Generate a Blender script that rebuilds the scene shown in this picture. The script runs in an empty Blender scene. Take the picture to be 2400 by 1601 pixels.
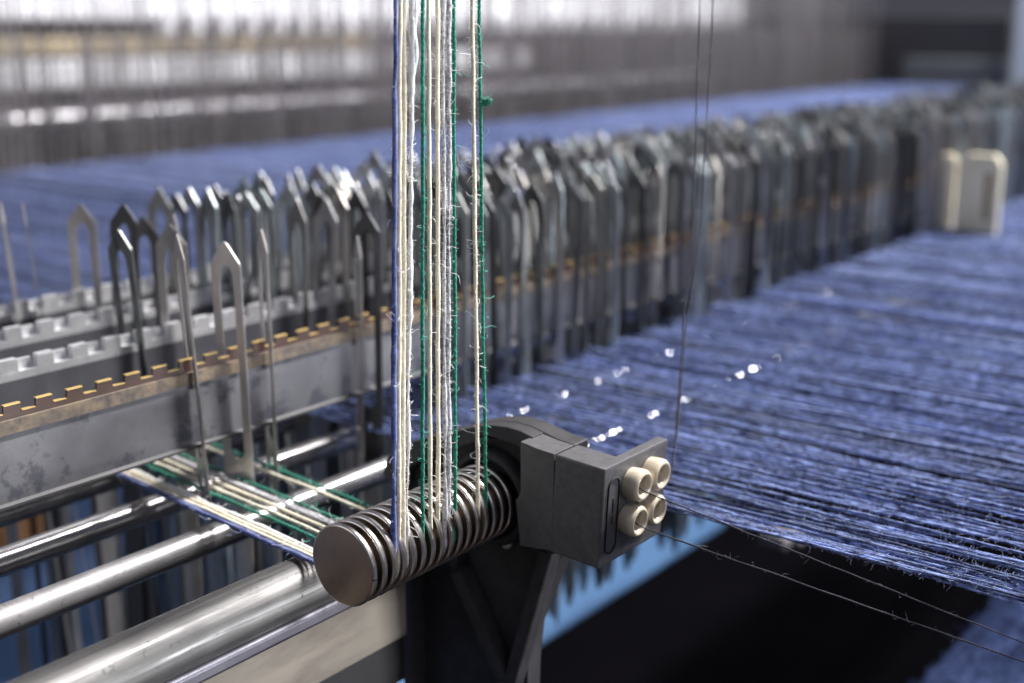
import bpy, math, random
import numpy as np
from mathutils import Vector, Matrix
from mathutils.geometry import tessellate_polygon

random.seed(7)
rng = np.random.default_rng(7)
S = bpy.context.scene
COL = S.collection
PI = math.pi

# ------------------------------------------------------------------ materials
def newmat(name):
    m = bpy.data.materials.new(name)
    m.use_nodes = True
    nt = m.node_tree
    for n in list(nt.nodes):
        nt.nodes.remove(n)
    out = nt.nodes.new('ShaderNodeOutputMaterial')
    b = nt.nodes.new('ShaderNodeBsdfPrincipled')
    nt.links.new(b.outputs[0], out.inputs[0])
    return m, nt, b

def N(nt, kind, **kw):
    n = nt.nodes.new(kind)
    for k, v in kw.items():
        if k.startswith('i_'):
            key = k[2:]
            key = int(key) if key.isdigit() else key.replace('_', ' ')
            n.inputs[key].default_value = v
        else:
            setattr(n, k, v)
    return n

def rnd_value(nt):
    oi = nt.nodes.new('ShaderNodeObjectInfo')
    ge = nt.nodes.new('ShaderNodeNewGeometry')
    ad = N(nt, 'ShaderNodeMath', operation='ADD')
    nt.links.new(oi.outputs['Random'], ad.inputs[0]); nt.links.new(ge.outputs['Random Per Island'], ad.inputs[1])
    fr = N(nt, 'ShaderNodeMath', operation='FRACT')
    nt.links.new(ad.outputs[0], fr.inputs[0])
    return fr.outputs[0]

def coords(nt, scale=(1, 1, 1), rand=False, kind='Object'):
    t = nt.nodes.new('ShaderNodeTexCoord')
    mp = nt.nodes.new('ShaderNodeMapping')
    mp.inputs['Scale'].default_value = scale
    nt.links.new(t.outputs[kind], mp.inputs['Vector'])
    if rand:
        mu = N(nt, 'ShaderNodeMath', operation='MULTIPLY')
        mu.inputs[1].default_value = 37.0
        nt.links.new(rnd_value(nt), mu.inputs[0])
        co = nt.nodes.new('ShaderNodeCombineXYZ')
        for i in range(3):
            nt.links.new(mu.outputs[0], co.inputs[i])
        nt.links.new(co.outputs[0], mp.inputs['Location'])
    return mp.outputs[0]

def noise(nt, vec, scale, detail=4, rough=.6):
    n = N(nt, 'ShaderNodeTexNoise')
    n.inputs['Scale'].default_value = scale
    n.inputs['Detail'].default_value = detail
    n.inputs['Roughness'].default_value = rough
    nt.links.new(vec, n.inputs['Vector'])
    return n.outputs['Fac']

def ramp(nt, fac, stops):
    r = nt.nodes.new('ShaderNodeValToRGB')
    e = r.color_ramp.elements
    while len(e) < len(stops):
        e.new(.5)
    for el, (p, c) in zip(e, stops):
        el.position = p
        el.color = (c[0], c[1], c[2], 1) if hasattr(c, '__len__') else (c, c, c, 1)
    nt.links.new(fac, r.inputs[0])
    return r.outputs[0]

def mixc(nt, fac, a, b):
    m = N(nt, 'ShaderNodeMix', data_type='RGBA')
    for sock, v in ((m.inputs[0], fac), (m.inputs[6], a), (m.inputs[7], b)):
        if hasattr(v, 'is_linked') or hasattr(v, 'links'):
            nt.links.new(v, sock)
        else:
            sock.default_value = v if not hasattr(v, '__len__') else (v[0], v[1], v[2], 1)
    return m.outputs[2]

def bump(nt, b, h, strength, dist):
    n = N(nt, 'ShaderNodeBump')
    n.inputs['Strength'].default_value = strength
    n.inputs['Distance'].default_value = dist
    nt.links.new(h, n.inputs['Height'])
    nt.links.new(n.outputs[0], b.inputs['Normal'])

def setv(b, **kw):
    for k, v in kw.items():
        k = k.replace('_', ' ')
        b.inputs[k].default_value = (v[0], v[1], v[2], 1) if hasattr(v, '__len__') and len(v) == 3 and 'Color' in k or k in ('Sheen Tint', 'Specular Tint') else v

def yarn_mat(name, dark, light, twist=1500, fuzz=.5, spread=(.3, .7), rnd=.0, alt=None, stretch=1):
    m, nt, b = newmat(name)
    v = coords(nt, (1, stretch, 1), rand=True)
    n1 = noise(nt, v, 900, 3, .7)
    c = ramp(nt, n1, [(spread[0], dark), (spread[1], light)])
    n2 = noise(nt, v, 130, 3, .6)
    c = mixc(nt, ramp(nt, n2, [(.4, 0), (.75, .55)]), c, alt or light)
    if rnd:
        f = ramp(nt, rnd_value(nt), [(0, 1 - rnd), (1, 1 + rnd * .4)])
        mm = N(nt, 'ShaderNodeMix', data_type='RGBA', blend_type='MULTIPLY')
        mm.inputs[0].default_value = 1
        nt.links.new(c, mm.inputs[6]); nt.links.new(f, mm.inputs[7])
        c = mm.outputs[2]
    nt.links.new(c, b.inputs['Base Color'])
    setv(b, Roughness=.8, Sheen_Weight=.25, Sheen_Roughness=.5)
    b.inputs['Specular IOR Level'].default_value = .25
    bump(nt, b, n1, .6, .0004)
    return m

def fibre_mat(name, col):
    m, nt, b = newmat(name)
    setv(b, Base_Color=col, Roughness=.45)
    b.inputs['Subsurface Weight'].default_value = 0
    b.inputs['Transmission Weight'].default_value = 0
    return m

def metal_mat(name, col, rough, dust=0, dustcol=(.3, .28, .27), stretch=(1, 1, 1), nscale=400, bumpk=.05, aniso=0, spots=None, metallic=1.0, roughvar=.15, dustx=None):
    m, nt, b = newmat(name)
    v = coords(nt, stretch)
    n = noise(nt, v, nscale, 4, .6)
    v2 = coords(nt, (1, 1, 1))
    n2 = noise(nt, v2, 60, 5, .65)
    c = mixc(nt, ramp(nt, n2, [(.35, 0), (.7, 1)]), [x * .72 for x in col], col)
    r = ramp(nt, n, [(.3, max(.02, rough - roughvar * .5)), (.7, rough + roughvar)])
    met = None
    if dust:
        v3 = coords(nt, (1, 1, 1))
        d1 = noise(nt, v3, 2600, 3, .7)
        d2 = noise(nt, v3, 22, 3, .6)
        mul = N(nt, 'ShaderNodeMath', operation='MULTIPLY')
        nt.links.new(ramp(nt, d1, [(.3, .25), (.72, 1)]), mul.inputs[0])
        nt.links.new(ramp(nt, d2, [(.5 - dust * .35, 0), (.72, dust)]), mul.inputs[1])
        if dustx:
            spx = nt.nodes.new('ShaderNodeSeparateXYZ'); nt.links.new(v3, spx.inputs[0])
            mrx = N(nt, 'ShaderNodeMapRange'); mrx.inputs[1].default_value = dustx[0]; mrx.inputs[2].default_value = dustx[1]
            nt.links.new(spx.outputs[0], mrx.inputs[0])
            m2 = N(nt, 'ShaderNodeMath', operation='MULTIPLY')
            nt.links.new(mul.outputs[0], m2.inputs[0]); nt.links.new(mrx.outputs[0], m2.inputs[1]); mul = m2
        c = mixc(nt, mul.outputs[0], c, dustcol)
        r2 = N(nt, 'ShaderNodeMath', operation='ADD', use_clamp=True)
        nt.links.new(r, r2.inputs[0]); nt.links.new(mul.outputs[0], r2.inputs[1])
        r = r2.outputs[0]
        met = N(nt, 'ShaderNodeMath', operation='SUBTRACT', use_clamp=True)
        met.inputs[0].default_value = metallic
        nt.links.new(mul.outputs[0], met.inputs[1])
    if spots:
        v4 = coords(nt, spots[2])
        s = ramp(nt, noise(nt, v4, spots[3], 4, .7), [(spots[4], 0), (spots[4] + .08, spots[1])])
        c = mixc(nt, s, c, spots[0])
    nt.links.new(c, b.inputs['Base Color'])
    nt.links.new(r, b.inputs['Roughness'])
    b.inputs['Metallic'].default_value = metallic
    if met:
        nt.links.new(met.outputs[0], b.inputs['Metallic'])
    if aniso:
        b.inputs['Anisotropic'].default_value = aniso
    bump(nt, b, n, bumpk, .0003)
    return m

def plain_mat(name, col, rough=.6, var=.25, nscale=80, bumpk=.1, dist=.0003, spec=.5, col2=None, lo=.35, hi=.7, stretch=(1, 1, 1)):
    m, nt, b = newmat(name)
    v = coords(nt, stretch)
    n = noise(nt, v, nscale, 5, .65)
    c = mixc(nt, ramp(nt, n, [(lo, 0), (hi, 1)]), col2 or [x * (1 - var) for x in col], col)
    nt.links.new(c, b.inputs['Base Color'])
    b.inputs['Roughness'].default_value = rough
    b.inputs['Specular IOR Level'].default_value = spec
    n3 = noise(nt, v, nscale * 14, 3, .7)
    bump(nt, b, n3, bumpk, dist)
    return m

M = {}
M['y_blue'] = yarn_mat('blue_wool', (.012, .017, .10), (.08, .12, .36), spread=(.34, .66), alt=(.34, .39, .62))
M['y_cream'] = yarn_mat('cream_wool', (.60, .53, .38), (.86, .81, .66))
M['y_white'] = yarn_mat('white_wool', (.50, .50, .52), (.92, .92, .92))
M['y_grey'] = yarn_mat('grey_wool', (.16, .16, .18), (.62, .62, .64), spread=(.35, .6))
M['y_green'] = yarn_mat('green_wool', (.0, .05, .034), (.004, .24, .15), spread=(.28, .68))
M['warp'] = yarn_mat('warp_wool', (.008, .013, .055), (.34, .45, .86), spread=(.39, .63), rnd=.62, alt=(.052, .084, .285), stretch=.3)
M['thread'] = yarn_mat('dark_thread', (.006, .006, .014), (.035, .035, .055))
M['f_blue'] = fibre_mat('blue_fibre', (.28, .33, .6))
M['f_white'] = fibre_mat('white_fibre', (.85, .85, .83))
M['f_grey'] = fibre_mat('grey_fibre', (.6, .6, .62))
M['f_green'] = fibre_mat('green_fibre', (.08, .5, .36))
M['f_dark'] = fibre_mat('dark_fibre', (.14, .14, .17))
M['f_warp'] = fibre_mat('warp_fibre', (.36, .43, .68))
M['rod'] = metal_mat('polished_rod_steel', (.50, .49, .50), .2, stretch=(1, 30, 30), nscale=30, bumpk=.02, roughvar=.12, metallic=.88)
M['rod_dusty'] = metal_mat('dusty_rod_steel', (.42, .41, .42), .22, dust=.8, dustcol=(.26, .235, .225), stretch=(1, 30, 30), nscale=30, bumpk=.02, roughvar=.12, metallic=.88, dustx=(.235, .15))
M['polished'] = metal_mat('glint_steel', (.75, .75, .77), .07, nscale=30, bumpk=.0, roughvar=.05)  # smoother, paler steel made up for glints between the warp yarns
M['tube'] = metal_mat('worn_tube_steel', (.17, .166, .164), .46, stretch=(2, 60, 60), nscale=16, bumpk=.06, roughvar=.2, metallic=.8,
                      spots=((.05, .045, .04), .85, (.5, 1, 1), 330, .69))
M['roller'] = metal_mat('nickel_roller', (.90, .85, .80), .3, stretch=(1, 1, 1), nscale=500, bumpk=.0, roughvar=.06)
M['disc_wall'] = metal_mat('disc_wall_metal', (.34, .285, .245), .3, nscale=60, bumpk=.0, roughvar=.05)
M['groove'] = metal_mat('brown_groove', (.36, .29, .235), .22, nscale=60, bumpk=.0, roughvar=.05)
M['disc'] = metal_mat('turned_disc', (.40, .315, .265), .36, stretch=(1, 1, 6), nscale=700, bumpk=.12, metallic=.85)
M['cast'] = plain_mat('dark_cast_metal', (.052, .050, .055), .55, .35, 260, .35, .0002, .25)
M['cast_block'] = plain_mat('grey_cast_metal', (.105, .102, .110), .48, .35, 420, .4, .00018, .5)
M['band'] = metal_mat('satin_band', (.2, .195, .23), .5, stretch=(2, 60, 60), nscale=16, bumpk=.03)
M['line'] = plain_mat('dark_line', (.012, .012, .013), .7)
M['ceramic'] = plain_mat('cream_ceramic', (.70, .61, .47), .16, .22, 150, .02, .0001, .6)
M['ceramic'].node_tree.nodes['Principled BSDF'].inputs['Coat Weight'].default_value = .4
M['brass'] = metal_mat('brass_edge', (.80, .56, .22), .35, nscale=300, metallic=.45)
M['brown'] = plain_mat('brown_strip', (.085, .045, .035), .45, .3, 120)
M['beige_strip'] = plain_mat('dusty_beige_strip', (.30, .235, .16), .8, .5, 300, .5, .0004, .2, col2=(.12, .105, .105))
M['bar_plate'] = metal_mat('bar_plate_steel', (.20, .20, .22), .36, dust=.35, dustcol=(.38, .38, .40), stretch=(1, 1, 1), nscale=80, bumpk=.04, metallic=.35,
                           spots=((.075, .078, .10), .75, (1, 1, 1), 85, .53))
M['bar_teeth'] = metal_mat('silver_teeth', (.84, .84, .86), .34, nscale=200, metallic=.55)
M['bar_dark'] = metal_mat('dull_bar_steel', (.15, .15, .17), .42, nscale=80, metallic=.4)
M['strip'] = metal_mat('dark_strip_steel', (.09, .085, .085), .45, nscale=60, metallic=.6)
M['rail_dim'] = plain_mat('dim_rail_paint', (.40, .31, .28), .6, .4, 14)
M['lip'] = plain_mat('dull_lip', (.07, .068, .072), .6)
M['blue_paint'] = plain_mat('blue_paint', (.17, .33, .60), .42, .12, 30, .05)
M['blue_paint_dull'] = plain_mat('dull_blue_paint', (.05, .095, .215), .5, .3, 14, .05)
M['beige_face'] = plain_mat('oily_beige_plate', (.36, .315, .26), .42, .2, 46, .15, .0003, .4, col2=(.20, .165, .14), lo=.22, hi=.5, stretch=(.5, 1, 1.6))
M['black_rubber'] = plain_mat('black_strip', (.03, .028, .032), .5)
M['frame_dark'] = plain_mat('dark_machine_paint', (.004, .0035, .005), .9, .4, 6, spec=.02)
M['frame_side'] = plain_mat('side_frame_paint', (.022, .022, .028), .6, .3, 6)
M['frame_brown'] = plain_mat('brown_machine_rail', (.04, .030, .028), .6, .4, 9, spec=.15)
M['lint'] = plain_mat('blue_lint', (.20, .28, .62), .95, .7, 160, .8, .002, .1)
M['wood'] = plain_mat('brown_block', (.22, .11, .045), .6, .3, 30)
M['plate_cream'] = plain_mat('cream_plastic', (.92, .83, .60), .45, .15, 40)
M['white_bar'] = plain_mat('white_enamel', (.84, .84, .88), .4, .12, 12)
M['tan_bar'] = plain_mat('tan_rail', (.50, .40, .22), .5, .25, 12)
M['silver_bar'] = metal_mat('silver_rail', (.70, .69, .72), .3, nscale=60)
M['heald'] = metal_mat('heald_wire', (.30, .28, .285), .45, nscale=90, metallic=.6)
M['grey_case'] = plain_mat('grey_case', (.085, .092, .105), .5, .15, 5)
M['pale_post'] = plain_mat('pale_post', (.5, .56, .62), .5, .1, 5)
M['hall'] = plain_mat('hall_wall', (.55, .55, .6), .9, .1, 1.5)
M['floor'] = plain_mat('hall_floor', (.03, .03, .035), .8, .3, 3)

# drop wires: steel with patches of verdigris and tan, differing from wire to wire
def drop_mat():
    m, nt, b = newmat('drop_wire_steel')
    rv = rnd_value(nt)
    v = coords(nt, (1, 1, .25), rand=True)
    n = noise(nt, v, 120, 4, .7)
    base = ramp(nt, rv, [(0, (.07, .07, .075)), (.3, (.12, .12, .125)), (.42, (.50, .50, .52)), (.55, (.10, .10, .105)), (.7, (.52, .49, .46)), (.8, (.14, .14, .145)), (.92, (.5, .5, .52)), (1, (.07, .07, .07))])
    mulr = N(nt, 'ShaderNodeMath', operation='MULTIPLY'); mulr.inputs[1].default_value = 7.31
    nt.links.new(rv, mulr.inputs[0])
    fr = N(nt, 'ShaderNodeMath', operation='FRACT'); nt.links.new(mulr.outputs[0], fr.inputs[0])
    amt = ramp(nt, fr.outputs[0], [(.4, 0), (.85, .75)])
    mask = N(nt, 'ShaderNodeMath', operation='MULTIPLY')
    nt.links.new(ramp(nt, n, [(.4, 0), (.6, 1)]), mask.inputs[0]); nt.links.new(amt, mask.inputs[1])
    tint = ramp(nt, fr.outputs[0], [(.4, (.50, .50, .40)), (.7, (.42, .52, .54)), (1, (.54, .62, .68))])
    c = mixc(nt, mask.outputs[0], base, tint)
    nt.links.new(c, b.inputs['Base Color'])
    me = N(nt, 'ShaderNodeMath', operation='MULTIPLY_ADD')
    nt.links.new(mask.outputs[0], me.inputs[0]); me.inputs[1].default_value = -.8; me.inputs[2].default_value = .92
    nt.links.new(me.outputs[0], b.inputs['Metallic'])
    ro = ramp(nt, n, [(.3, .28), (.7, .48)])
    nt.links.new(ro, b.inputs['Roughness'])
    return m
M['drop'] = drop_mat()
M['drop_bright'] = metal_mat('bright_drop_wire_steel', (.58, .55, .53), .36, nscale=90, metallic=.75)

# ------------------------------------------------------------------ mesh helpers
class MB:
    def __init__(self):
        self.v = []; self.f = []; self.n = 0
    def add(self, v, f):
        v = np.asarray(v, float)
        self.v.append(v)
        for fa in f:
            self.f.append(tuple(int(i) + self.n for i in fa))
        self.n += len(v)
        return self
    def box(self, x0, x1, y0, y1, z0, z1):
        v = [(x, y, z) for x in (x0, x1) for y in (y0, y1) for z in (z0, z1)]
        return self.add(v, [(0, 1, 3, 2), (4, 6, 7, 5), (0, 4, 5, 1), (2, 3, 7, 6), (0, 2, 6, 4), (1, 5, 7, 3)])
    def prism(self, poly, axis, a, b, holes=()):
        """polygon in the two other axes, extruded along axis from a to b"""
        loops = [list(poly)] + [list(h) for h in holes]
        flat = [p for l in loops for p in l]
        tri = tessellate_polygon([[Vector((p[0], p[1], 0)) for p in l] for l in loops])
        def pt(p, h):
            if axis == 0: return (h, p[0], p[1])
            if axis == 1: return (p[0], h, p[1])
            return (p[0], p[1], h)
        n = len(flat)
        v = [pt(p, a) for p in flat] + [pt(p, b) for p in flat]
        f = []
        for t in tri:
            f.append(tuple(t)); f.append(tuple(i + n for i in reversed(t)))
        s = 0
        for l in loops:
            k = len(l)
            for i in range(k):
                j = (i + 1) % k
                f.append((s + i, s + j, n + s + j, n + s + i))
            s += k
        return self.add(v, f)
    def tubes(self, P, R, sides=6, ref=(0, 0, 1), cap=True):
        """P (M,K,3) paths, R (M,K) radii"""
        P = np.asarray(P, float)
        if P.ndim == 2: P = P[None]
        Mn, K, _ = P.shape
        R = np.broadcast_to(np.asarray(R, float), (Mn, K))
        T = np.gradient(P, axis=1)
        T /= np.linalg.norm(T, axis=2, keepdims=True) + 1e-12
        ref = np.broadcast_to(np.asarray(ref, float), T.shape)
        e1 = ref - T * (T * ref).sum(2, keepdims=True)
        e1 /= np.linalg.norm(e1, axis=2, keepdims=True) + 1e-9
        e2 = np.cross(T, e1)
        a = np.arange(sides) / sides * 2 * PI
        V = P[:, :, None, :] + R[:, :, None, None] * (np.cos(a)[None, None, :, None] * e1[:, :, None, :] + np.sin(a)[None, None, :, None] * e2[:, :, None, :])
        V = V.reshape(-1, 3)
        idx = np.arange(Mn * K * sides).reshape(Mn, K, sides)
        A = idx[:, :-1, :]; B = np.roll(A, -1, axis=2); D = idx[:, 1:, :]; C2 = np.roll(D, -1, axis=2)
        Q = np.stack([A, B, C2, D], axis=-1).reshape(-1, 4)
        f = [tuple(q) for q in Q.tolist()]
        if cap:
            for m_ in range(Mn):
                f.append(tuple(idx[m_, 0, ::-1].tolist())); f.append(tuple(idx[m_, -1].tolist()))
        return self.add(V, f)
    def lathe(self, prof, axis='x', seg=64, center=(0, 0, 0), close=True):
        """profile of (h, r) revolved about an axis through center"""
        a = np.arange(seg) / seg * 2 * PI
        v = []
        for h, r in prof:
            for t in a:
                c, s = r * math.cos(t), r * math.sin(t)
                p = (h, c, s) if axis == 'x' else ((c, h, s) if axis == 'y' else (c, s, h))
                v.append((p[0] + center[0], p[1] + center[1], p[2] + center[2]))
        f = []
        k = len(prof)
        for i in range(k - 1):
            for j in range(seg):
                j2 = (j + 1) % seg
                f.append((i * seg + j, i * seg + j2, (i + 1) * seg + j2, (i + 1) * seg + j))
        if close:
            f.append(tuple(range(seg))[::-1]); f.append(tuple((k - 1) * seg + j for j in range(seg)))
        return self.add(v, f)
    def mesh(self, name, mat, smooth=True, fix=False):
        me = bpy.data.meshes.new(name)
        V = np.concatenate(self.v) if self.v else np.zeros((0, 3))
        me.from_pydata(V.tolist(), [], self.f)
        me.materials.append(mat)
        if fix:
            import bmesh
            bm = bmesh.new(); bm.from_mesh(me)
            bmesh.ops.recalc_face_normals(bm, faces=bm.faces)
            bm.to_mesh(me); bm.free()
        me.polygons.foreach_set('use_smooth', [smooth] * len(me.polygons))
        me.update()
        return me
    def obj(self, name, mat, parent=None, smooth=True, bevel=0, fix=True, origin=None, seg=2):
        me = self.mesh(name, mat, smooth, fix)
        o = bpy.data.objects.new(name, me)
        COL.objects.link(o)
        if origin is not None:
            me.transform(Matrix.Translation(-Vector(origin)))
            o.location = origin
        if bevel:
            md = o.modifiers.new('bevel', 'BEVEL')
            md.width = bevel; md.segments = seg; md.limit_method = 'ANGLE'; md.angle_limit = math.radians(35)
        if bevel or not smooth:
            pass
        if parent is not None:
            o.parent = parent
            o.matrix_parent_inverse = parent_world(parent).inverted()
        return o

def parent_world(o):
    m = Matrix.LocRotScale(o.location, o.rotation_euler, o.scale)
    if o.parent:
        m = parent_world(o.parent) @ o.matrix_parent_inverse @ m
    return m

def flat_edges(o, ang=35):
    o.data.set_sharp_from_angle(angle=math.radians(ang))
    return o

def tag(o, label=None, cat=None, group=None, kind=None):
    if label: o['label'] = label
    if cat: o['category'] = cat
    if group: o['group'] = group
    if kind: o['kind'] = kind
    return o

def empty(name, loc):
    o = bpy.data.objects.new(name, None)
    o.empty_display_size = .01
    o.location = loc
    COL.objects.link(o)
    return o

def fibres(anchor, tang, count, lmin, lmax, rad, K=6, curl=.9, rstart=.0003, out=None):
    """curly stray fibres starting on a path: anchor (n,3) path points"""
    n = len(anchor)
    i = rng.integers(0, n, count)
    a = anchor[i] + rng.normal(0, .0001, (count, 3))
    d = rng.normal(0, 1, (count, 3))
    t = tang[i]
    d -= t * (d * t).sum(1, keepdims=True) * .75
    if out is not None:
        d += np.asarray(out)
    d /= np.linalg.norm(d, axis=1, keepdims=True)
    L = lmin + (lmax - lmin) * rng.random(count) ** 2.2
    P = np.zeros((count, K, 3)); P[:, 0] = a
    ax = rng.normal(0, 1, (count, 3)); ax /= np.linalg.norm(ax, axis=1, keepdims=True)
    w = rng.normal(0, curl, (count, 1))
    for k in range(1, K):
        P[:, k] = P[:, k - 1] + d * (L / (K - 1))[:, None]
        d = d + np.cross(ax, d) * w + rng.normal(0, .28, (count, 3))
        d /= np.linalg.norm(d, axis=1, keepdims=True)
    R = np.ones((count, K)) * rad
    R[:, -1] *= .4
    return P, R

# ------------------------------------------------------------------ camera
CAM_H = .145
PITCH = math.atan(734 / 2900)
YAW = math.radians(37.6)
fh = Vector((math.cos(YAW), math.sin(YAW), 0))
fwd = fh * math.cos(PITCH) - Vector((0, 0, 1)) * math.sin(PITCH)
cam = bpy.data.cameras.new('camera')
co = bpy.data.objects.new('camera', cam)
COL.objects.link(co)
co.location = (0, 0, CAM_H)
co.rotation_euler = fwd.to_track_quat('-Z', 'Y').to_euler()
cam.sensor_width = 36; cam.lens = 2900 / 2351 * 36
cam.clip_start = .01; cam.clip_end = 60
cam.dof.use_dof = True
cam.dof.focus_distance = .340
cam.dof.aperture_fstop = 7.4
cam.dof.aperture_blades = 0
S.camera = co

# ------------------------------------------------------------------ roller on its shaft
RX, RY, RZ, RR, RG = .215, .2215, .0072, .01125, .0091
RL = .0585
NR = 16
root = tag(empty('grooved_roller', (RX, RY, RZ)), 'nickel roller of closely spaced discs guiding the coloured yarns', 'guide roller')
pitch = (RL - .0012) / (NR - 1)
for k in range(NR):
    x0 = RX + k * pitch
    w = .0016
    b = MB()
    if k:
        b.lathe([(x0 - .0002, RG - .0002), (x0, RR - .0005)], 'x', 96, (0, RY, RZ), close=False)
    b.lathe([(x0 + w, RR - .0005), (x0 + w + .0002, RG - .0002)], 'x', 96, (0, RY, RZ), close=False)
    d = b.obj('rim_disc', M['disc_wall'], root)
    b = MB().lathe([(x0, RR - .0005), (x0 + .00012, RR - .0001), (x0 + .0004, RR + .00004), (x0 + w - .0004, RR + .00004), (x0 + w - .00012, RR - .0001), (x0 + w, RR - .0005)], 'x', 96, (0, RY, RZ), close=False)
    b.obj('rim_edge', M['roller'], d)
b = MB()
b.lathe([(RX + .001, RG), (RX + RL, RG)], 'x', 96, (0, RY, RZ))
b.obj('grooved_core', M['groove'], root)
b = MB()
b.lathe([(RX - .00005, .0002), (RX - .00005, RR - .0006), (RX + .00008, RR - .0003), (RX + .0003, RR - .0001)], 'x', 96, (0, RY, RZ))
# the small nick in the rim
b.obj('end_disc', M['disc'], root)
b = MB().box(RX - .00012, RX + .0011, RY - RR - .0001, RY - RR + .0006, RZ - .0012, RZ - .0007)
b.obj('rim_nick', M['line'], root, smooth=False)
b = MB()
b.lathe([(RX + RL, .005), (RX + RL + .012, .005)], 'x', 32, (0, RY, RZ))
b.obj('shaft', M['roller'], root)

# ------------------------------------------------------------------ cast bracket with guide block
root = tag(empty('yarn_guide_bracket', (.281, .232, -.085)), 'dark cast metal bracket arching over the roller and ending in a square guide block', 'bracket')
arch_out = [(.2632, -.004), (.2632, .006), (.2612, .0115), (.2575, .0155), (.2527, .0182), (.246, .0212), (.2342, .0255), (.2285, .0280), (.2236, .0297), (.219, .0309), (.2135, .0315), (.2085, .0313), (.204, .0303), (.198, .0292), (.1932, .0288)]
plate = [(.2555, -.10), (.2555, -.030), (.2590, -.016), (.2625, -.006)] + arch_out[1:] + [(.1932, -.0002), (.1962, -.003), (.2080, -.0322), (.2095, -.0455), (.2110, -.10)]
b = MB().prism(plate, 0, .2800, .2868)
back = flat_edges(b.obj('back_plate', M['cast'], root, bevel=.0012, seg=3))
# raised rim following the arch
inner = [(y + (.2216 - y) * .17, z - .0045) for y, z in arch_out[1:-2]]
b = MB().prism(arch_out[1:-2] + inner[::-1], 0, .2745, .2799)
flat_edges(b.obj('arch_rim', M['cast'], root, bevel=.0015, seg=3))
# arm end
b = MB().prism([(.2050, .0300), (.1990, .0291), (.1934, .0287), (.1934, -.0002), (.2010, -.0012), (.2051, -.0016), (.2068, .0120), (.2056, .0133), (.2050, .0150)], 0, .2702, .2799)
flat_edges(b.obj('arm', M['cast_block'], root, bevel=.0007, seg=3))
# bearing boss round the roller shaft
b = MB()
b.lathe([(.2799, .0150), (.2765, .0150), (.2752, .0143), (.2748, .0132), (.2752, .0124), (.2775, .0118), (.2799, .0118)], 'x', 72, (0, RY, RZ), close=False)
b.obj('bearing_boss', M['cast'], root)
b = MB()
b.lathe([(.2799, .0075), (.2760, .0075), (.2755, .0070), (.2755, .0010)], 'x', 48, (0, RY, RZ))
b.obj('bearing_cap', M['cast'], root)
# ribs of the leg making a V
def rib(p, q, w, x0, x1, name):
    p = np.array(p); q = np.array(q); d = (q - p) / np.linalg.norm(q - p); n = np.array((-d[1], d[0])) * w / 2
    b = MB().prism([tuple(p + n), tuple(q + n), tuple(q - n), tuple(p - n)], 0, x0, x1)
    return flat_edges(b.obj(name, M['cast'], root, bevel=.0008, seg=3))
rib((.2335, -.0190), (.2145, -.0500), .0040, .2738, .2799, 'leg_rib')
rib((.1990, -.0035), (.2135, -.0530), .0046, .2742, .2799, 'leg_rib')
rib((.2530, -.0120), (.2530, -.0990), .0044, .2732, .2799, 'leg_rib')
rib((.2480, -.0140), (.2330, -.0165), .0040, .2746, .2799, 'leg_rib')
rib((.2142, -.0500), (.2142, -.0990), .0050, .2734, .2799, 'leg_rib')
b = MB().lathe([(.2799, .0022), (.2780, .0022), (.2776, .0018), (.2776, .0002)], 'x', 24, (0, .2165, -.0062))
b.obj('opening_disc', M['bar_teeth'], root)  # pale disc standing in for an opening onto the bright background

# guide block: L-shaped in plan, tipped three degrees about its seam with the arm
TILT = Matrix.Translation(Vector((0, .193, .0285))) @ Matrix.Rotation(math.radians(3.0), 4, 'X') @ Matrix.Translation(-Vector((0, .193, .0285)))
def tilt(o):
    o.data.transform(TILT); return o
def tilted(b, name, mat, parent, **kw):
    b.v = [np.array([tuple(TILT @ Vector(p)) for p in v]) for v in b.v]
    return b.obj(name, mat, parent, **kw)
FY = .1764
b = MB().prism([(.2700, .1930), (.2700, FY), (.3035, FY), (.3035, .1802), (.2812, .1802), (.2812, .1930)], 2, -.0008, .0288)
blk = flat_edges(tilted(b, 'guide_block', M['cast_block'], root, bevel=.0008, seg=3))
# engraved long oval with a stroke
pts = []
for t in np.linspace(0, 2 * PI, 49)[:-1]:
    pts.append((.2752 + .0027 * math.cos(t), FY - .0002, (.0222 if math.sin(t) >= 0 else .0052) + .0027 * math.sin(t)))
P = np.array(pts + pts[:2])
b = MB().tubes(P, .00022, 6, ref=(0, 1, 0))
b.tubes(np.array([(.2754, FY - .0001, .0190), (.2754, FY - .0001, .0145)]), .00016, 5, ref=(0, 1, 0))
b.tubes(np.array([(.2754, FY - .0001, .0135), (.2754, FY - .0001, .0112)]), .00014, 5, ref=(0, 1, 0))
tilted(b, 'engraved_mark', M['line'], blk)
# four ceramic eyelets
prof = [(.0032, .0024), (-.0005, .0023), (-.0030, .0024), (-.0040, .0027), (-.0046, .0031), (-.0049, .0036), (-.0047, .0041), (-.0041, .00455), (-.0030, .0047), (-.0016, .0046), (0, .0044), (.0032, .0044)]
for x, z in ((.2838, .0211), (.2937, .0214), (.2829, .0106), (.2930, .0108)):
    b = MB().lathe([(FY + h, r) for h, r in prof] + [(FY + prof[0][0], prof[0][1])], 'y', 40, (x, 0, z), close=False)
    tilted(b, 'ceramic_eyelet', M['ceramic'], blk)

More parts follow.
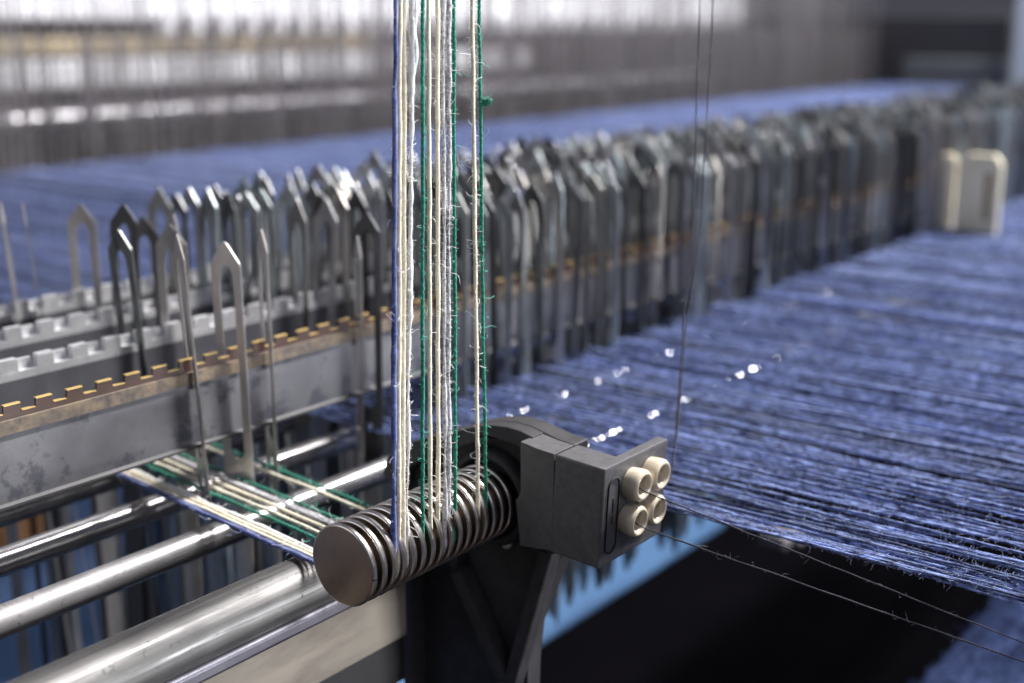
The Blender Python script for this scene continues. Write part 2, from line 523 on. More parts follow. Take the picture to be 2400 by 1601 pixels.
# ------------------------------------------------------------------ coloured selvedge yarns
def yarn_path(xi, top, end):
    q = np.array([xi, RY - RG - .0004, RZ])
    r = RG + .0004
    a = np.array(top)
    n1 = 360
    seg1 = a[None] + (q - a)[None] * np.linspace(0, 1, n1)[:, None]
    th = np.linspace(PI, 1.5 * PI, 40)[1:]
    arc = np.stack([np.full(39, xi), RY + r * np.cos(th), RZ + r * np.sin(th)], 1)
    e = np.array(end)
    seg2 = arc[-1][None] + (e - arc[-1])[None] * np.linspace(0, 1, 420)[1:, None]
    return np.concatenate([seg1, arc, seg2])

def twisted(path, rad, plies, turns_per_m, seed, slub=.12, wav=.00012, hand=1, stray=True):
    r_ = np.random.default_rng(seed)
    K = len(path)
    s = np.concatenate([[0], np.cumsum(np.linalg.norm(np.diff(path, axis=0), axis=1))])
    T = np.gradient(path, axis=0); T /= np.linalg.norm(T, axis=1, keepdims=True)
    ref = np.array([1., 0, 0])
    e1 = ref - T * (T @ ref)[:, None]; e1 /= np.linalg.norm(e1, axis=1, keepdims=True)
    e2 = np.cross(T, e1)
    def smooth(n, w):
        x = r_.normal(0, 1, n + 2 * w)
        k = np.hanning(2 * w + 1); k /= math.sqrt((k ** 2).sum())
        return np.convolve(x, k, 'valid')[:n]
    wob = smooth(K, 12)[:, None] * e1 * wav + smooth(K, 12)[:, None] * e2 * wav
    base = path + wob
    sl = 1 + slub * smooth(K, 14) + slub * .6 * smooth(K, 4)
    b = MB()
    for p in range(plies):
        ph = 2 * PI * (p / plies + hand * turns_per_m * s)
        off = rad * (.30 if plies > 1 else 0)
        P = base + off * (np.cos(ph)[:, None] * e1 + np.sin(ph)[:, None] * e2)
        b.tubes(P, np.clip(rad * (.74 if plies > 1 else 1) * sl, rad * .3, None), 7, ref=(1, 0, 0))
    return b, base, T

def place_yarn(i, kind, xi, top, label, rad, plies, turns, fib, nf, slub=.1, flen=.0055, frad=.000075, wav=.00006):
    end = (xi + .024, .57, .004 + .0006 * (i % 4))
    path = yarn_path(xi, top, end)
    b, base, T = twisted(path, rad, plies, turns, 100 + i, slub, wav)
    o = tag(b.obj('selvedge_yarn', M[kind], fix=False), label, 'yarn', 'coloured yarns wrapped round the roller')
    fb = MB()
    keep = np.r_[60:352, 412:800]
    P, R = fibres(base[keep], T[keep], int(nf * 1.3), .0010, flen, frad, 7, .55)
    fb.tubes(P, R, 3, cap=False)
    P, R = fibres(base[keep], T[keep], nf * 9, .0005, .0016, frad * .75, 4, .5)
    fb.tubes(P, R, 3, cap=False)
    fb.obj('loose_fibres', M[fib], o, fix=False)
    return o, base

YARNS = [
    ('y_blue', 0.2243, (0.2568, 0.2331), 'blue woolly yarn, outermost one nearest the roller end disc', .00068, 1, 0, 'f_blue', 240, .16),
    ('y_cream', 0.2262, (0.2586, 0.2331), 'cream yarn running right beside the blue yarn', .00060, 1, 0, 'f_white', 130, .06),
    ('y_cream', 0.2280, (0.2604, 0.2332), 'cream yarn between its cream neighbour and the fluffy white yarn', .00058, 1, 0, 'f_white', 130, .06),
    ('y_white', 0.2294, (0.2629, 0.2317), 'fluffy white yarn with thick slubs left of the first green yarn', .00062, 1, 0, 'f_white', 300, .3),
    ('y_green', 0.2357, (0.2675, 0.2340), 'green yarn between fluffy white yarn and the cream pair', .00058, 2, 260, 'f_green', 150, .06),
    ('y_cream', 0.2389, (0.2700, 0.2349), 'cream yarn directly right of the first green yarn', .00060, 1, 0, 'f_white', 150, .05),
    ('y_cream', 0.2423, (0.2735, 0.2349), 'cream yarn beside the hairy grey yarns', .00062, 1, 0, 'f_white', 150, .05),
    ('y_grey', 0.2452, (0.2759, 0.2355), 'hairy pale grey yarn next to a cream yarn', .00058, 1, 0, 'f_grey', 330, .24),
    ('y_grey', 0.2467, (0.2781, 0.2346), 'hairy grey yarn touching the second green yarn', .00052, 1, 0, 'f_white', 330, .24),
    ('y_green', 0.2495, (0.2803, 0.2353), 'green yarn directly right of the hairy grey yarns', .00056, 2, 260, 'f_green', 130, .06),
    ('y_cream', 0.2595, (0.2888, 0.2373), 'single cream yarn standing apart, left of the knotted green yarn', .00060, 1, 0, 'f_white', 300, .05),
    ('y_green', 0.2630, (0.2920, 0.2378), 'green yarn with a small fluffy knot, rightmost of the coloured yarns', .00054, 2, 260, 'f_green', 200, .07),
]
for i, (kind, xi, t, label, rad, plies, turns, fib, nf, slub) in enumerate(YARNS):
    o, base = place_yarn(i, kind, xi, (t[0], t[1], .26), label, rad, plies, turns, fib, nf, slub)
    if i == 3:        # slubs
        for zc in (.148, .1375):
            k = int(np.argmin(abs(base[:300, 2] - zc)))
            seg = base[k - 7:k + 8] + np.array([.0005, -.0005, 0])
            rr = .0008 * np.sin(np.linspace(.12, PI - .12, 15)) ** .7
            MB().tubes(seg, rr, 8, ref=(1, 0, 0)).obj('slub', M['y_white'], o, fix=False)
    if i == 11:       # knot
        k = int(np.argmin(abs(base[:300, 2] - .1235)))
        c = base[k]
        kb = MB()
        rt_ = np.array([math.sin(YAW), -math.cos(YAW), 0])
        u = np.linspace(0, 1, 60)
        P = c + rt_ * (.0022 * np.minimum(1, u * 1.6))[:, None] + .0007 * np.stack([np.sin(u * 31), np.cos(u * 27), np.sin(u * 23 + 1)], 1)
        kb.tubes(P, .00042, 6, ref=(.3, .2, 1))
        P2, R2 = fibres(P, np.tile([0, 0, 1.], (60, 1)), 160, .0006, .0026, .00005, 5, .8)
        kb.tubes(P2, R2, 3, cap=False)
        kb.obj('knot', M['y_green'], o, fix=False)
# tangle of loose fibre on the lone cream yarn is part of its fibres

# ------------------------------------------------------------------ dark threads through the eyelets
TH1 = [(0.3634, 0.206, 0.1944), (0.3581, 0.202, 0.1516), (0.3444, 0.194, 0.0822), (0.3337, 0.19, 0.0576), (0.3218, 0.1845, 0.0223), (0.317, 0.183, 0.012), (0.301, 0.1828, 0.015), (0.285, 0.1826, 0.0215), (0.2838, 0.1795, 0.0208), (0.2834, 0.1715, 0.0187), (0.3246, 0.0786, -0.0148), (0.356, 0.009, -0.04)]
TH2 = [(0.3739, 0.206, 0.1954), (0.3667, 0.202, 0.1517), (0.3512, 0.195, 0.0812), (0.3352, 0.19, 0.0518), (0.3226, 0.1848, 0.022), (0.3169, 0.183, 0.0099), (0.301, 0.1828, 0.011), (0.285, 0.1828, 0.012), (0.2829, 0.1795, 0.0105), (0.2825, 0.1715, 0.0083), (0.3225, 0.0782, -0.019), (0.353, 0.0082, -0.039)]
def thread(path, label, seed, nf):
    P = np.array(path, float)
    s = np.concatenate([[0], np.cumsum(np.linalg.norm(np.diff(P, axis=0), axis=1))])
    u = np.linspace(0, s[-1], 700)
    Q = np.stack([np.interp(u, s, P[:, k]) for k in range(3)], 1)
    b, base, T = twisted(Q, .00023, 2, 420, seed, .12, .00006)
    o = tag(b.obj('fine_thread', M['thread'], fix=False), label, 'thread', 'fine dark threads passing the eyelets')
    fb = MB()
    Pf, R = fibres(base, T, nf, .0005, .0035, .00004, 6, .8)
    fb.tubes(Pf, R, 3, cap=False)
    fb.obj('loose_fibres', M['f_dark'], o, fix=False)
thread(TH1, 'fine dark thread leaving the upper left eyelet', 55, 260)
thread(TH2, 'fine dark thread leaving the lower left eyelet', 56, 260)

# ------------------------------------------------------------------ rods below the yarns
def rod(y, z, r, label, mat='rod', x0=-.05, x1=3.0):
    xs = np.linspace(x0, x1, 40)
    b = MB().lathe([(x, r) for x in xs], 'x', 40)
    o = b.obj('steel_rod', M[mat], smooth=True)
    o.location = (0, y, z)
    flat_edges(o, 50)
    b = MB().lathe([(x, r + .00012) for x in np.linspace(.3165, .60, 30)], 'x', 40, (0, y, z))
    flat_edges(b.obj('glint_stretch', M['polished'], o), 50)  # shinier skin added to the rod so it glints through the warp
    return tag(o, label, 'rod', 'round steel rods under the drop wires')
rod(.2955, -.0098, .0044, 'polished steel rod directly behind the thick tube, its near end grey with dust', 'rod_dusty')
rod(.3310, -.0100, .0043, 'polished steel rod in the middle, between two other rods')
rod(.3660, -.0100, .0043, 'dull steel rod lying right under the brass edged bar')

root = tag(empty('tube_rail', (.2, .252, -.04)), 'thick worn steel tube above a beige plate, in front of the rods', 'rail')
TY, TZ, TR = .2515, -.0118, .0086
b = MB().lathe([(x, TR) for x in np.linspace(-.05, 3.0, 40)], 'x', 56, (0, TY, TZ))
flat_edges(b.obj('tube', M['tube'], root), 50)
b = MB().lathe([(x, TR + .00015) for x in np.linspace(.3165, .53, 40)], 'x', 56, (0, TY, TZ))
flat_edges(b.obj('glint_sleeve', M['polished'], root), 50)  # added shiny skin, makes the tube glint under the warp
b = MB().box(-.05, .2650, TY - .0093, TY - .003, -.0203, -.0160)
flat_edges(b.obj('lower_band', M['band'], root, bevel=.0011, seg=3))
b = MB().box(-.05, .2650, TY - .0062, TY + .003, -.0405, -.0205)
flat_edges(b.obj('face_plate', M['beige_face'], root, bevel=.0006))
b = MB().box(-.05, .2650, TY - .0050, TY + .005, -.0560, -.0408)
flat_edges(b.obj('lower_strip', M['black_rubber'], root, bevel=.0006))
# lint lying on tube and rod: nobody could count it
lb = MB()
for (ny, nz, nr, cnt, xa, xb) in ((TY, TZ, TR, 520, .05, .26), (.2955, -.0098, .0044, 380, .05, .20)):
    xx = rng.random(cnt) ** 1.0 * (xb - xa) + xa
    cl = rng.integers(0, 26, cnt); cx = rng.random(26) * (xb - xa) + xa
    m_ = rng.random(cnt) < .45
    xx = np.where(m_, cx[cl] + rng.normal(0, .0016, cnt), xx)
    an = rng.random(cnt) * 2.2 + .9
    an = np.where(m_, (rng.random(26) * 1.6 + 1.2)[cl] + rng.normal(0, .12, cnt), an)
    A = np.stack([xx, ny + (nr + .00005) * np.cos(an), nz + (nr + .00005) * np.sin(an)], 1)
    P, R = fibres(A, np.stack([0 * xx, np.cos(an), np.sin(an)], 1), cnt, .0003, .0022, .000035, 5, .6)
    # keep them lying on the surface
    dy = P[:, :, 1] - ny; dz = P[:, :, 2] - nz
    rr = np.sqrt(dy ** 2 + dz ** 2); k_ = np.maximum(rr, nr + .00003) / rr
    k_ = np.minimum(k_, (nr + .0004) / rr)
    P[:, :, 1] = ny + dy * k_; P[:, :, 2] = nz + dz * k_
    lb.tubes(P, R, 3, cap=False)
tag(lb.obj('lint', M['f_dark'], fix=False), 'short dark lint hairs lying on the thick tube and dusty rod', 'lint', kind='stuff')

# ------------------------------------------------------------------ toothed contact bars
BZ = .043
def teeth_poly(z0, z1, zt, pitch, duty, x0, x1):
    pts = [(x0, z0)]
    top = []
    x = x0
    while x < x1:
        a, bb = x, min(x + pitch * duty, x1); c = min(x + pitch, x1)
        top += [(a, zt), (bb, zt), (bb + .0003, z1), (c - .0003, z1)]
        x += pitch
    return top, pts
def toothed(bm, y0, y1, z0, z1, zt, pitch, duty, x0, x1):
    """a strip whose upper edge carries square teeth: body plus a tooth every pitch"""
    bm.box(x0, x1, y0, y1, z0, z1)
    x = x0
    while x < x1:
        bm.prism([(x, z1 - .0001), (x + .0002, zt), (x + pitch * duty - .0002, zt), (x + pitch * duty, z1 - .0001)], 1, y0 + .00005, y1 - .00005)
        x += pitch
root = tag(empty('contact_bar', (.2, .31, .0166)), 'grey toothed bar edged in brass, nearest of the toothed bars', 'contact bar', 'toothed bars threaded through the drop wires')
b = MB().box(-.05, 2.9, .3090, .3125, .0166, .0358)
b.obj('side_plate', M['bar_plate'], root, smooth=False)
b = MB().box(-.05, 2.9, .3084, .3128, .0359, .0398)
b.obj('insulating_strip', M['beige_strip'], root, smooth=False)
b = MB(); toothed(b, .3094, .3103, .0399, .0414, .0436, .0098, .55, -.05, 1.6)
st = b.obj('toothed_strip', M['brown'], root, smooth=False)
b = MB()
x = -.05
while x < 1.6:
    b.box(x + .0002, x + .0098 * .55 - .0002, .3093, .3106, .04362, .0440)
    b.box(x + .0098 * .55 + .0002, x + .0096, .3093, .3106, .04142, .0417)
    x += .0098
b.obj('brass_edge', M['brass'], st, smooth=False)
# folded lower lip of the near plate
b = MB().prism([(.3088, .0166), (.3078, .0160), (.3078, .0153), (.3125, .0153), (.3125, .0165)], 0, -.05, 2.9)
b.obj('lower_lip', M['lip'], root, smooth=False)
for y, lab in ((.3530, 'silver toothed bar just behind the brass edged bar'), (.3910, 'silver toothed bar, third row back from the brass edged bar'), (.4270, 'silver toothed bar, farthest row against the blue warp')):
    root = tag(empty('contact_bar', (.2, y, .0166)), lab, 'contact bar', 'toothed bars threaded through the drop wires')
    b = MB().box(-.05, 2.9, y - .0012, y + .0015, .0166, .0372)
    b.obj('side_plate', M['bar_dark'], root, smooth=False)
    b = MB(); toothed(b, y - .0012, y + .0014, .0373, .0398, .0440, .0125, .48, -.05, 1.6)
    toothed(b, y + .0016, y + .0034, .0373, .0395, .0428, .0125, .48, -.0435, 1.6)
    b.obj('toothed_strip', M['bar_teeth'], root, smooth=False)

# ------------------------------------------------------------------ drop wires
DROP_TOP, DROP_BOT = .0800, -.1190
def drop_outline(w=.011, kind=0):
    h = w / 2
    tip = DROP_TOP; sh = tip - (.0074 if kind == 0 else .0090)
    rnd_ = (.0009 if kind == 0 else .0005)
    outer = [(-h, sh), (-h + .0003, sh + .0008), (-rnd_, tip - .0006), (0, tip), (rnd_, tip - .0006), (h - .0003, sh + .0008), (h, sh),
             (h, -.004), (h * .62, -.014), (h * .55, DROP_BOT + .010), (h * .15, DROP_BOT), (-h * .15, DROP_BOT), (-h * .55, DROP_BOT + .010), (-h * .62, -.014), (-h, -.004)]
    sw = h - .0029
    z1, z0 = sh - .0056, .0105
    slot = [(sw * math.cos(t), z0 + sw * math.sin(t)) for t in np.linspace(PI, 2 * PI, 9)]
    slot += [(sw, z1), (sw * .92, z1 + .0022), (sw * .6, z1 + .0045), (sw * .15, z1 + .0058), (-sw * .15, z1 + .0058), (-sw * .6, z1 + .0045), (-sw * .92, z1 + .0022), (-sw, z1)]
    eye = [(.0013 * math.cos(t), .0005 + .0022 * math.sin(t)) for t in np.linspace(0, 2 * PI, 13)[:-1]]
    return outer, [slot, eye]
DM = []
for kind, w, th in ((0, .011, .0005), (1, .0108, .0005), (0, .0115, .0006)):
    o_, h_ = drop_outline(w, kind)
    bm_ = MB().prism(o_, 0, -th / 2, th / 2, h_)
    me = bm_.mesh('drop_wire', M['drop'], False, True)
    DM.append(me)
def drop(x, y, dz, rz, label, group, swing=0., lean=0., me=None):
    o = bpy.data.objects.new('drop_wire', me or DM[random.randrange(3)])
    COL.objects.link(o)
    o.location = (x, y, dz); o.rotation_euler = (math.radians(lean), math.radians(swing), math.radians(rz))
    return tag(o, label, 'drop wire', group)
G1 = 'single drop wires standing apart at the bars'
rows = (.3100, .3515, .3895, .4260)
single = [  # x, row, tip z, turn, swing, lean, label
    (.2535, 3, .0815, -36, -3, 0, 'thin drop wire seen edge on against the blue warp, leftmost of all'),
    (.2640, 3, .0800, -30, -4, 0, 'edge on drop wire beside the leftmost one, leaning slightly right'),
    (.2815, 3, .0772, 38, 0, 0, 'pale tan drop wire with a tall open slot, standing alone'),
    (.2705, 2, .0815, 25, 2, 2, 'dark drop wire with a wide pointed cap, behind the brass edged bar'),
    (.2500, 1, .0790, 8, -1, -3, 'dark drop wire overlapping a wider one at its lower shoulder'),
    (.2825, 2, .0757, 34, 1, 0, 'brownish drop wire lower than its neighbours with a dark cap'),
    (.2660, 1, .0784, 30, 0, 0, 'brownish grey drop wire with an open slot beside an edge on wire'),
    (.2716, 1, .0815, -28, -2, 0, 'edge on drop wire with its tip just above a nearer edge on wire'),
    (.2412, 0, .0828, -22, -2.5, 0, 'long edge on drop wire in front of the brass edged bar'),
    (.2558, 0, .0784, 16, -1, 0, 'broad bright drop wire straddling the brass edged bar'),
    (.2702, 0, .0803, -24, 0, 0, 'narrow drop wire with a slanting shoulder, right of the broad bright one'),
    (.3120, 0, .0725, -33, 1, 0, 'thin upright wire just before the dense drop wires'),
    (.3175, 0, .0803, 12, 1, 0, 'greenish drop wire with its round slot end showing below the brass bar'),
]
DB = DM[0].copy(); DB.materials[0] = M['drop_bright']
for x, r_, tz, rz, sw, le, lab in single:
    drop(x, rows[r_], tz - DROP_TOP, rz, lab, G1, sw, le, DM[0] if ('dark' in lab or 'greenish' in lab) else DB)
G2 = 'drop wires packed in dense rows'
L2 = 'thin steel drop wire packed among many in the dense rows'
cand = []
for r_, (y, xs) in enumerate(zip(rows, (.352, .322, .312, .318))):
    x = xs
    while x < 1.75:
        cand.append((x, y, r_))
        d = x - xs
        x += random.uniform(.0036, .0094) * (1.0 + .15 * math.exp(-d / .03)) * (1.35 if r_ == 0 else 1.1)
cand.sort(key=lambda c: c[0] + .3 * (c[1] - .31))
LIM = 286
st = MB()
so, sh_ = drop_outline(.011, 0)
one = MB().prism(so, 0, -.00025, .00025, sh_)
ov = np.concatenate(one.v); of = one.f
for k, (x, y, r_) in enumerate(cand):
    dz = random.gauss(0, .0016) - .0003 + (.003 if random.random() < .06 else 0)
    rz = max(-24, min(24, random.gauss(3, 13))); sw = random.gauss(0, 1.6); le = random.gauss(0, 1.6)
    if k < LIM:
        drop(x, y + random.gauss(0, .0006), dz, rz, L2, G2, sw, le)
    else:
        Mx = Matrix.Translation((x, y, dz)) @ Matrix.Rotation(math.radians(rz), 4, 'Z') @ Matrix.Rotation(math.radians(sw), 4, 'Y')
        A = np.array(Mx)
        st.add(ov @ A[:3, :3].T + A[:3, 3], of)
tag(st.obj('drop_wire_row', M['drop'], smooth=False, fix=False), 'far end of the dense drop wire rows running away beside the warp', 'drop wires', kind='stuff')
# cream insulating plates among the wires
root = None
b = MB().prism([(.2960, -.001), (.3130, -.001), (.3130, .050), (.3105, .0545), (.2985, .0545), (.2960, .050)], 0, .895, .900)
tag(b.obj('insulating_plate', M['plate_cream'], smooth=False, bevel=.001), 'plain cream plate standing among the far drop wires', 'plate', 'cream plates among the drop wires')
b = MB().prism([(.2640, -.004), (.2930, -.004), (.2930, .050), (.2880, .056), (.2690, .056), (.2640, .050)], 0, .893, .899, [[(.2695, .010), (.2755, .010), (.2755, .044), (.2695, .044)]])
pl = tag(b.obj('insulating_plate', M['plate_cream'], smooth=False, bevel=.001), 'cream plate with a long slot standing nearest the warp', 'plate', 'cream plates among the drop wires')
MB().box(.8950, .8975, .2696, .2754, .0101, .0439).obj('slot_inset', M['tan_bar'], pl, smooth=False)

# ------------------------------------------------------------------ blue warp
Y0, Y1 = -.42, 1.165
def warp_mesh(seed, rad, step_near=.0016, sides=6, amp=1.0):
    r_ = np.random.default_rng(seed)
    ys = np.concatenate([np.arange(Y0, .45, step_near), np.arange(.45, Y1, .012)])
    K = len(ys)
    def sm(w):
        x = r_.normal(0, 1, K + 2 * w); k = np.hanning(2 * w + 1); k /= math.sqrt((k ** 2).sum())
        return np.convolve(x, k, 'valid')[:K]
    X = .00028 * sm(25) * amp + .00010 * sm(4); Z = .00030 * sm(25) * amp + .00010 * sm(4)
    R = np.clip(rad * (1 + .16 * sm(3) + .14 * sm(14)), rad * .4, rad * 2.2)
    P = np.stack([X, ys, Z], 1)
    b = MB().tubes(P, R, sides, ref=(0, 0, 1))
    return b, P
WM = []; WF = []
for s in range(8):
    b, P = warp_mesh(300 + s, .00043)
    WM.append(b.mesh('warp_yarn', M['warp'], True))
    T = np.tile([0, 1., 0], (len(P), 1))
    fb = MB()
    near = (P[:, 1] < .30)
    Pf, R = fibres(P[near], T[near], 620, .0006, .0038, .000045, 5, .7)
    fb.tubes(Pf, R, 3, cap=False)
    WF.append(fb.mesh('loose_fibres', M['f_warp'], True))
wx = .3175
G3 = 'blue warp yarns of the sheet'
LW = 'heathered blue warp yarn lying in the wide sheet'
for k in range(300):
    o = bpy.data.objects.new('warp_yarn', WM[k % 8])
    COL.objects.link(o)
    dzz = random.gauss(0, .0019) if k > 5 else random.gauss(0, .0005)
    o.location = (wx, random.uniform(-.02, 0), dzz)
    o.rotation_euler = (random.gauss(0, .0008), 0, random.gauss(0, .0012 if k else 0))
    tag(o, LW if k else 'outermost fuzzy blue warp yarn along the near edge of the sheet', 'warp yarn', G3 if k else None)
    if k < 110:
        f = bpy.data.objects.new('loose_fibres', WF[(k * 3 + 1) % 8])
        COL.objects.link(f)
        f.parent = o
    step = random.choice((.0006, .0008, .0010, .0012, .0014, .0024))
    if k < 170: step *= 1.12
    if k < 10: step = random.uniform(.0005, .0009)
    wx += step
b = MB()
ys = np.concatenate([np.linspace(Y0 - .5, .5, 60), np.linspace(.55, Y1, 8)])
n_ = 0
while wx < 2.93:
    K = len(ys)
    P = np.stack([wx + rng.normal(0, .0003, K), ys, rng.normal(0, .0004, K) + rng.normal(0, .0011)], 1)
    b.tubes(P, .00044 * (1 + .3 * rng.random(K)), 5, cap=False)
    wx += random.choice((.0008, .001, .0012, .0016)) * (1 if wx < 1.2 else 1.35)
tag(b.obj('warp_sheet', M['warp'], fix=False), 'rest of the blue warp sheet stretching into the blur', 'warp yarns', kind='stuff')

# ------------------------------------------------------------------ blue beams and the dark inside of the machine
b = MB().box(-.1, .67, .3450, .3620, -.1640, -.1350)
tag(flat_edges(b.obj('blue_beam', M['blue_paint'], bevel=.003, smooth=True)), 'light blue painted beam crossing low behind the bracket leg', 'beam')
b = MB().box(-.2, .50, .560, .575, -.42, -.045)
tag(flat_edges(b.obj('blue_panel', M['blue_paint_dull'], bevel=.002)), 'dull blue painted panel seen through the gaps between the rods', 'panel')
for k in range(30):
    x = .262 + k * .0062 + random.uniform(-.002, .002); y = .455 + random.uniform(-.02, .03); wd = random.uniform(.0010, .0024)
    b = MB().prism([(-wd, -.30), (wd, -.30), (wd, -.034), (wd * .4, -.030), (-wd * .4, -.030), (-wd, -.034)], 1, -.0004, .0004)
    o = b.obj('hanging_strip', M['strip' if k % 4 else 'drop'], smooth=False)
    o.location = (x, y, random.uniform(-.006, .004)); o.rotation_euler = (0, math.radians(random.gauss(0, .8)), math.radians(random.uniform(-50, 30)))
    tag(o, 'narrow steel strip hanging below the rods in front of the dull blue panel', 'strip', 'narrow strips hanging below the rods')
b = MB().box(.268, .304, .500, .512, -.092, -.064)
tag(flat_edges(b.obj('brown_block', M['wood'], bevel=.001)), 'small brown block behind the rods at the far left', 'block')
b = MB().box(-.2, 2.6, .06, .085, -.34, -.29)
b.box(-.2, 2.6, .055, .090, -.295, -.288)
tag(flat_edges(b.obj('shadow_rail', M['rail_dim'], bevel=.003)), 'dim brown grey rail in the shadow between bracket leg and lint', 'rail')
b = MB().box(-.2, 2.6, .205, .235, -.34, -.29)
tag(flat_edges(b.obj('dark_beam', M['frame_brown'], bevel=.004)), 'dark brown rail low under the warp, lost in shadow', 'beam')
b = MB().box(.560, .582, .255, .270, -.118, -.111)
b.box(.567, .575, .250, .2549, -.117, -.112)
tag(flat_edges(b.obj('steel_clip', M['heald'], bevel=.002)), 'small grey clip in the dark below the warp edge', 'clip')
b = MB().box(-.5, 2.6, -.3, .9, -.62, -.60)
tag(b.obj('machine_bed', M['frame_dark'], smooth=False), 'black machine bed deep below the threads', 'machine bed')

# lint pile: a lumpy mound with fibre fuzz
def mound(cx, cy, cz, rx, ry, rz_, seed):
    r_ = np.random.default_rng(seed)
    n, m_ = 70, 50
    v = []
    ph = r_.random((14, 3)) * 6.28; fq = r_.normal(0, 1, (14, 2)) * 5
    for i in range(n + 1):
        for j in range(m_ + 1):
            a, c = i / n * 2 - 1, j / m_ * 2 - 1
            h = sum(math.sin(fq[k, 0] * a * 2.5 + fq[k, 1] * c * 2.5 + ph[k, 0]) for k in range(14)) / 14
            env = max(0., 1 - (abs(a) ** 3 + abs(c) ** 3) + .5 * h)
            v.append((cx + a * rx * (1 + .05 * h), cy + c * ry, cz + rz_ * (env ** .6) * (1 + .5 * h)))
    f = [(i * (m_ + 1) + j, (i + 1) * (m_ + 1) + j, (i + 1) * (m_ + 1) + j + 1, i * (m_ + 1) + j + 1) for i in range(n) for j in range(m_)]
    return v, f
v, f = mound(.63, .08, -.166, .15, .10, .022, 5)
b = MB().add(v, f)
V = np.array(v)
P, R = fibres(V, np.tile([0, 0, -1.], (len(V), 1)), 6500, .002, .012, .00022, 5, .8, out=(0, 0, .8))
b.tubes(P, R, 3, cap=False)
tag(b.obj('lint_pile', M['lint'], fix=False), 'fluffy blue lint heaped in the dark corner below the warp', 'lint', kind='stuff')
b = MB().box(.40, 2.2, -.06, .185, -.185, -.1665)
tag(b.obj('lint_tray', M['frame_dark'], smooth=False), 'dark tray holding the blue lint under the warp', 'tray')

# ------------------------------------------------------------------ heald frames behind
def zl(z116, y): return CAM_H + (z116 - CAM_H) * y / 1.16
XE = 2.93
def rail(name, z0, z1, y0, y1, mat, label, cat, bev=.003, x0=.3, x1=XE, grp='rails of the frames behind the warp'):
    b = MB().box(x0, x1, y0, y1, z0, z1)
    return tag(flat_edges(b.obj(name, M[mat], bevel=bev)), label, cat, grp)
rail('top_rail', .148, .215, 1.52, 1.56, 'white_bar', 'bright white rail along the top edge behind everything', 'rail')
rail('narrow_rail', .128, .1475, 1.54, 1.58, 'frame_dark', 'dark narrow rail under the bright top rail', 'rail')
rail('tan_rail', .103, .1245, 1.53, 1.57, 'tan_bar', 'tan rail between dark and white rails', 'rail', x1=1.6)
rail('white_rail', .060, .096, 1.50, 1.55, 'white_bar', 'white rail in the middle of the blurred frames', 'rail', x1=2.0)
rail('black_rail', .040, .0595, 1.50, 1.54, 'frame_dark', 'black rail directly under the white middle rail', 'rail')
sr = tag(empty('silver_rail', (.7, 1.34, .03)), 'silver rail with round studs added for glints, lowest of the blurred rails', 'rail', 'rails of the frames behind the warp')
b = MB().lathe([(x, .0135) for x in np.linspace(.3, 2.4, 20)], 'x', 40, (0, 1.34, .0325))
flat_edges(b.obj('round_bar', M['silver_bar'], sr), 50)
for k in range(26):
    x = .80 + k * .052 + random.uniform(-.012, .012)
    b = MB().lathe([(h, r) for h, r in ((-.012, .001), (-.0112, .0055), (-.008, .0085), (-.003, .0095), (.002, .0095))], 'y', 20, (x, 1.33, .034))
    b.obj('glint_stud', M['silver_bar'], sr)  # shiny studs added along the bar to make blurred glints
rail('rear_panel', -.12, .128, 1.62, 1.64, 'frame_dark', 'dark panel closing the space behind the frames', 'panel', x0=.2)
# knobs of the top rail, each its own cap
tr = bpy.data.objects['top_rail']
for k in range(34):
    x = 1.15 + k * .052
    b = MB().box(x, x + .022, 1.500, 1.5195, .128, .158)
    flat_edges(b.obj('cap', M['white_bar'], tr, bevel=.003))
# heald wires: thousands, one object
b = MB()
V = []; F = []
for layer in range(5):
    y = 1.18 + layer * .042
    x = .42 + random.uniform(0, .004)
    while x < XE:
        w = random.choice((.0003, .0004, .0005, .0007)); yy = y + random.gauss(0, .004)
        ln = random.gauss(0, .0015); z0 = -.05; z1 = .128 + random.uniform(-.004, .004)
        if random.random() < .55: z1 = .22
        c = [(-w, -.0006), (w, -.0006), (w, .0006), (-w, .0006)]
        n0 = len(V)
        V += [(x + a, yy + q, z0) for a, q in c] + [(x + a + ln, yy + q, z1) for a, q in c]
        F += [(n0 + i, n0 + (i + 1) % 4, n0 + 4 + (i + 1) % 4, n0 + 4 + i) for i in range(4)]
        x += random.uniform(.003, .0105)
b.add(V, F)
tag(b.obj('heald_wires', M['heald'], smooth=False, fix=False), 'blurred brownish heald wires standing thick behind the warp', 'heald wires', kind='stuff')
# end of the loom
b = MB().box(3.02, 3.10, .90, 1.60, -.05, .16)
tag(flat_edges(b.obj('side_frame', M['frame_side'], bevel=.004)), 'black side frame at the far end of the loom', 'frame')
b = MB().box(2.98, 3.012, .89, 1.13, -.30, .062)
tag(flat_edges(b.obj('grey_case', M['grey_case'], bevel=.006)), 'grey box in front of the black side frame', 'box')
b = MB().box(2.96, 2.99, .82, .875, -.30, .20)
tag(flat_edges(b.obj('pale_post', M['pale_post'], bevel=.004)), 'pale upright post at the far right edge', 'post')

# hall
b = MB().box(-8, 14, 7.0, 7.1, -.9, 3.5)
tag(b.obj('hall_wall', M['hall'], smooth=False), 'pale wall of the hall far behind the loom', 'wall')
b = MB().box(-8, 14, -6, 7.0, -.95, -.9)
tag(b.obj('floor', M['floor'], smooth=False), 'dark floor of the hall', 'floor', kind='structure')

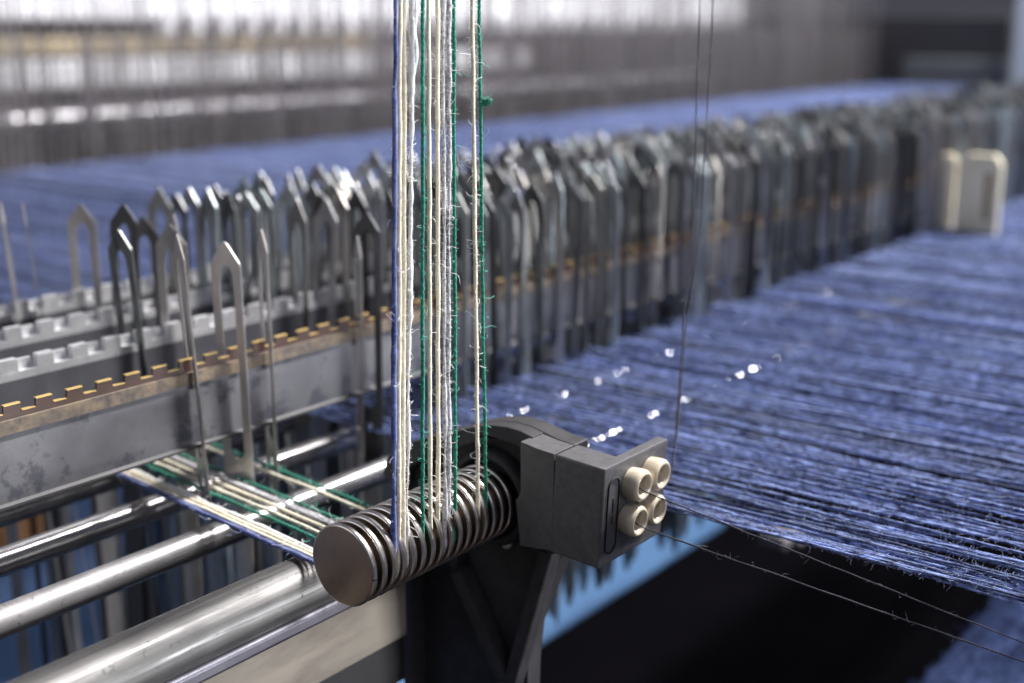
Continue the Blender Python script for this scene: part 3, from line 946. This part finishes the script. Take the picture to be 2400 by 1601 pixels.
# ------------------------------------------------------------------ light
def area(name, loc, target, sx, sy, watts, col, xaxis=(1, 0, 0)):
    l = bpy.data.lights.new(name, 'AREA')
    l.shape = 'RECTANGLE'; l.size = sx; l.size_y = sy; l.energy = watts; l.color = col
    o = bpy.data.objects.new(name, l)
    COL.objects.link(o)
    z = (Vector(loc) - Vector(target)).normalized()
    x = Vector(xaxis); x = (x - z * x.dot(z)).normalized(); y = z.cross(x)
    o.matrix_world = Matrix.Translation(loc) @ Matrix((x, y, z)).transposed().to_4x4()
    return o
Ld = Vector((.55, -.26, .79)).normalized()
ctr = Vector((.32, .28, 0))
area('window_lamp', ctr + Ld * 4.0, ctr, 1.0, .22, 390, (1.0, .97, .94))
area('window_row_lamp', ctr + Vector((4.3, -1.02, 3.1)), ctr, 3.0, .2, 280, (.97, .97, 1.0))
area('front_fill', (-.5, -2.6, 2.2), (.5, .4, 0), 2.6, 1.6, 19, (.86, .89, 1.0))  # unseen soft fill added behind the camera
area('heald_fill', (1.55, 1.08, .36), (1.55, 1.5, .08), 2.6, .05, 2.7, (.92, .93, 1.0))  # added fill above the frame, brightens only the rear rails and wires
area('side_fill', (-2.4, 2.0, 1.3), (.4, .35, .03), 2.2, 1.4, 13, (.92, .93, 1.0), (0, 1, 0))  # unseen fill added on the left for the drop wires to reflect
area('low_fill', (.9, -1.25, -.025), (.43, .345, -.148), .35, .04, 25, (.95, .97, 1.0))  # unseen fill added below the warp plane to brighten the blue beam

w = bpy.data.worlds.new('World')
S.world = w
w.use_nodes = True
nt = w.node_tree
bg = nt.nodes['Background']
tc = nt.nodes.new('ShaderNodeTexCoord')
sp = nt.nodes.new('ShaderNodeSeparateXYZ')
nt.links.new(tc.outputs['Generated'], sp.inputs[0])
mr = N(nt, 'ShaderNodeMapRange'); mr.inputs[1].default_value = -1; mr.inputs[2].default_value = 1
nt.links.new(sp.outputs[2], mr.inputs[0])
c = ramp(nt, mr.outputs[0], [(.35, (.03, .03, .045)), (.5, (.22, .22, .28)), (.75, (.40, .42, .55)), (1, (.55, .57, .7))])
nt.links.new(c, bg.inputs[0])
bg.inputs[1].default_value = .27

S.render.engine = 'CYCLES'
S.cycles.max_bounces = 6
S.cycles.use_denoising = True
S.view_settings.view_transform = 'Standard'
S.view_settings.look = 'None'
S.view_settings.exposure = 0
S.view_settings.gamma = 1
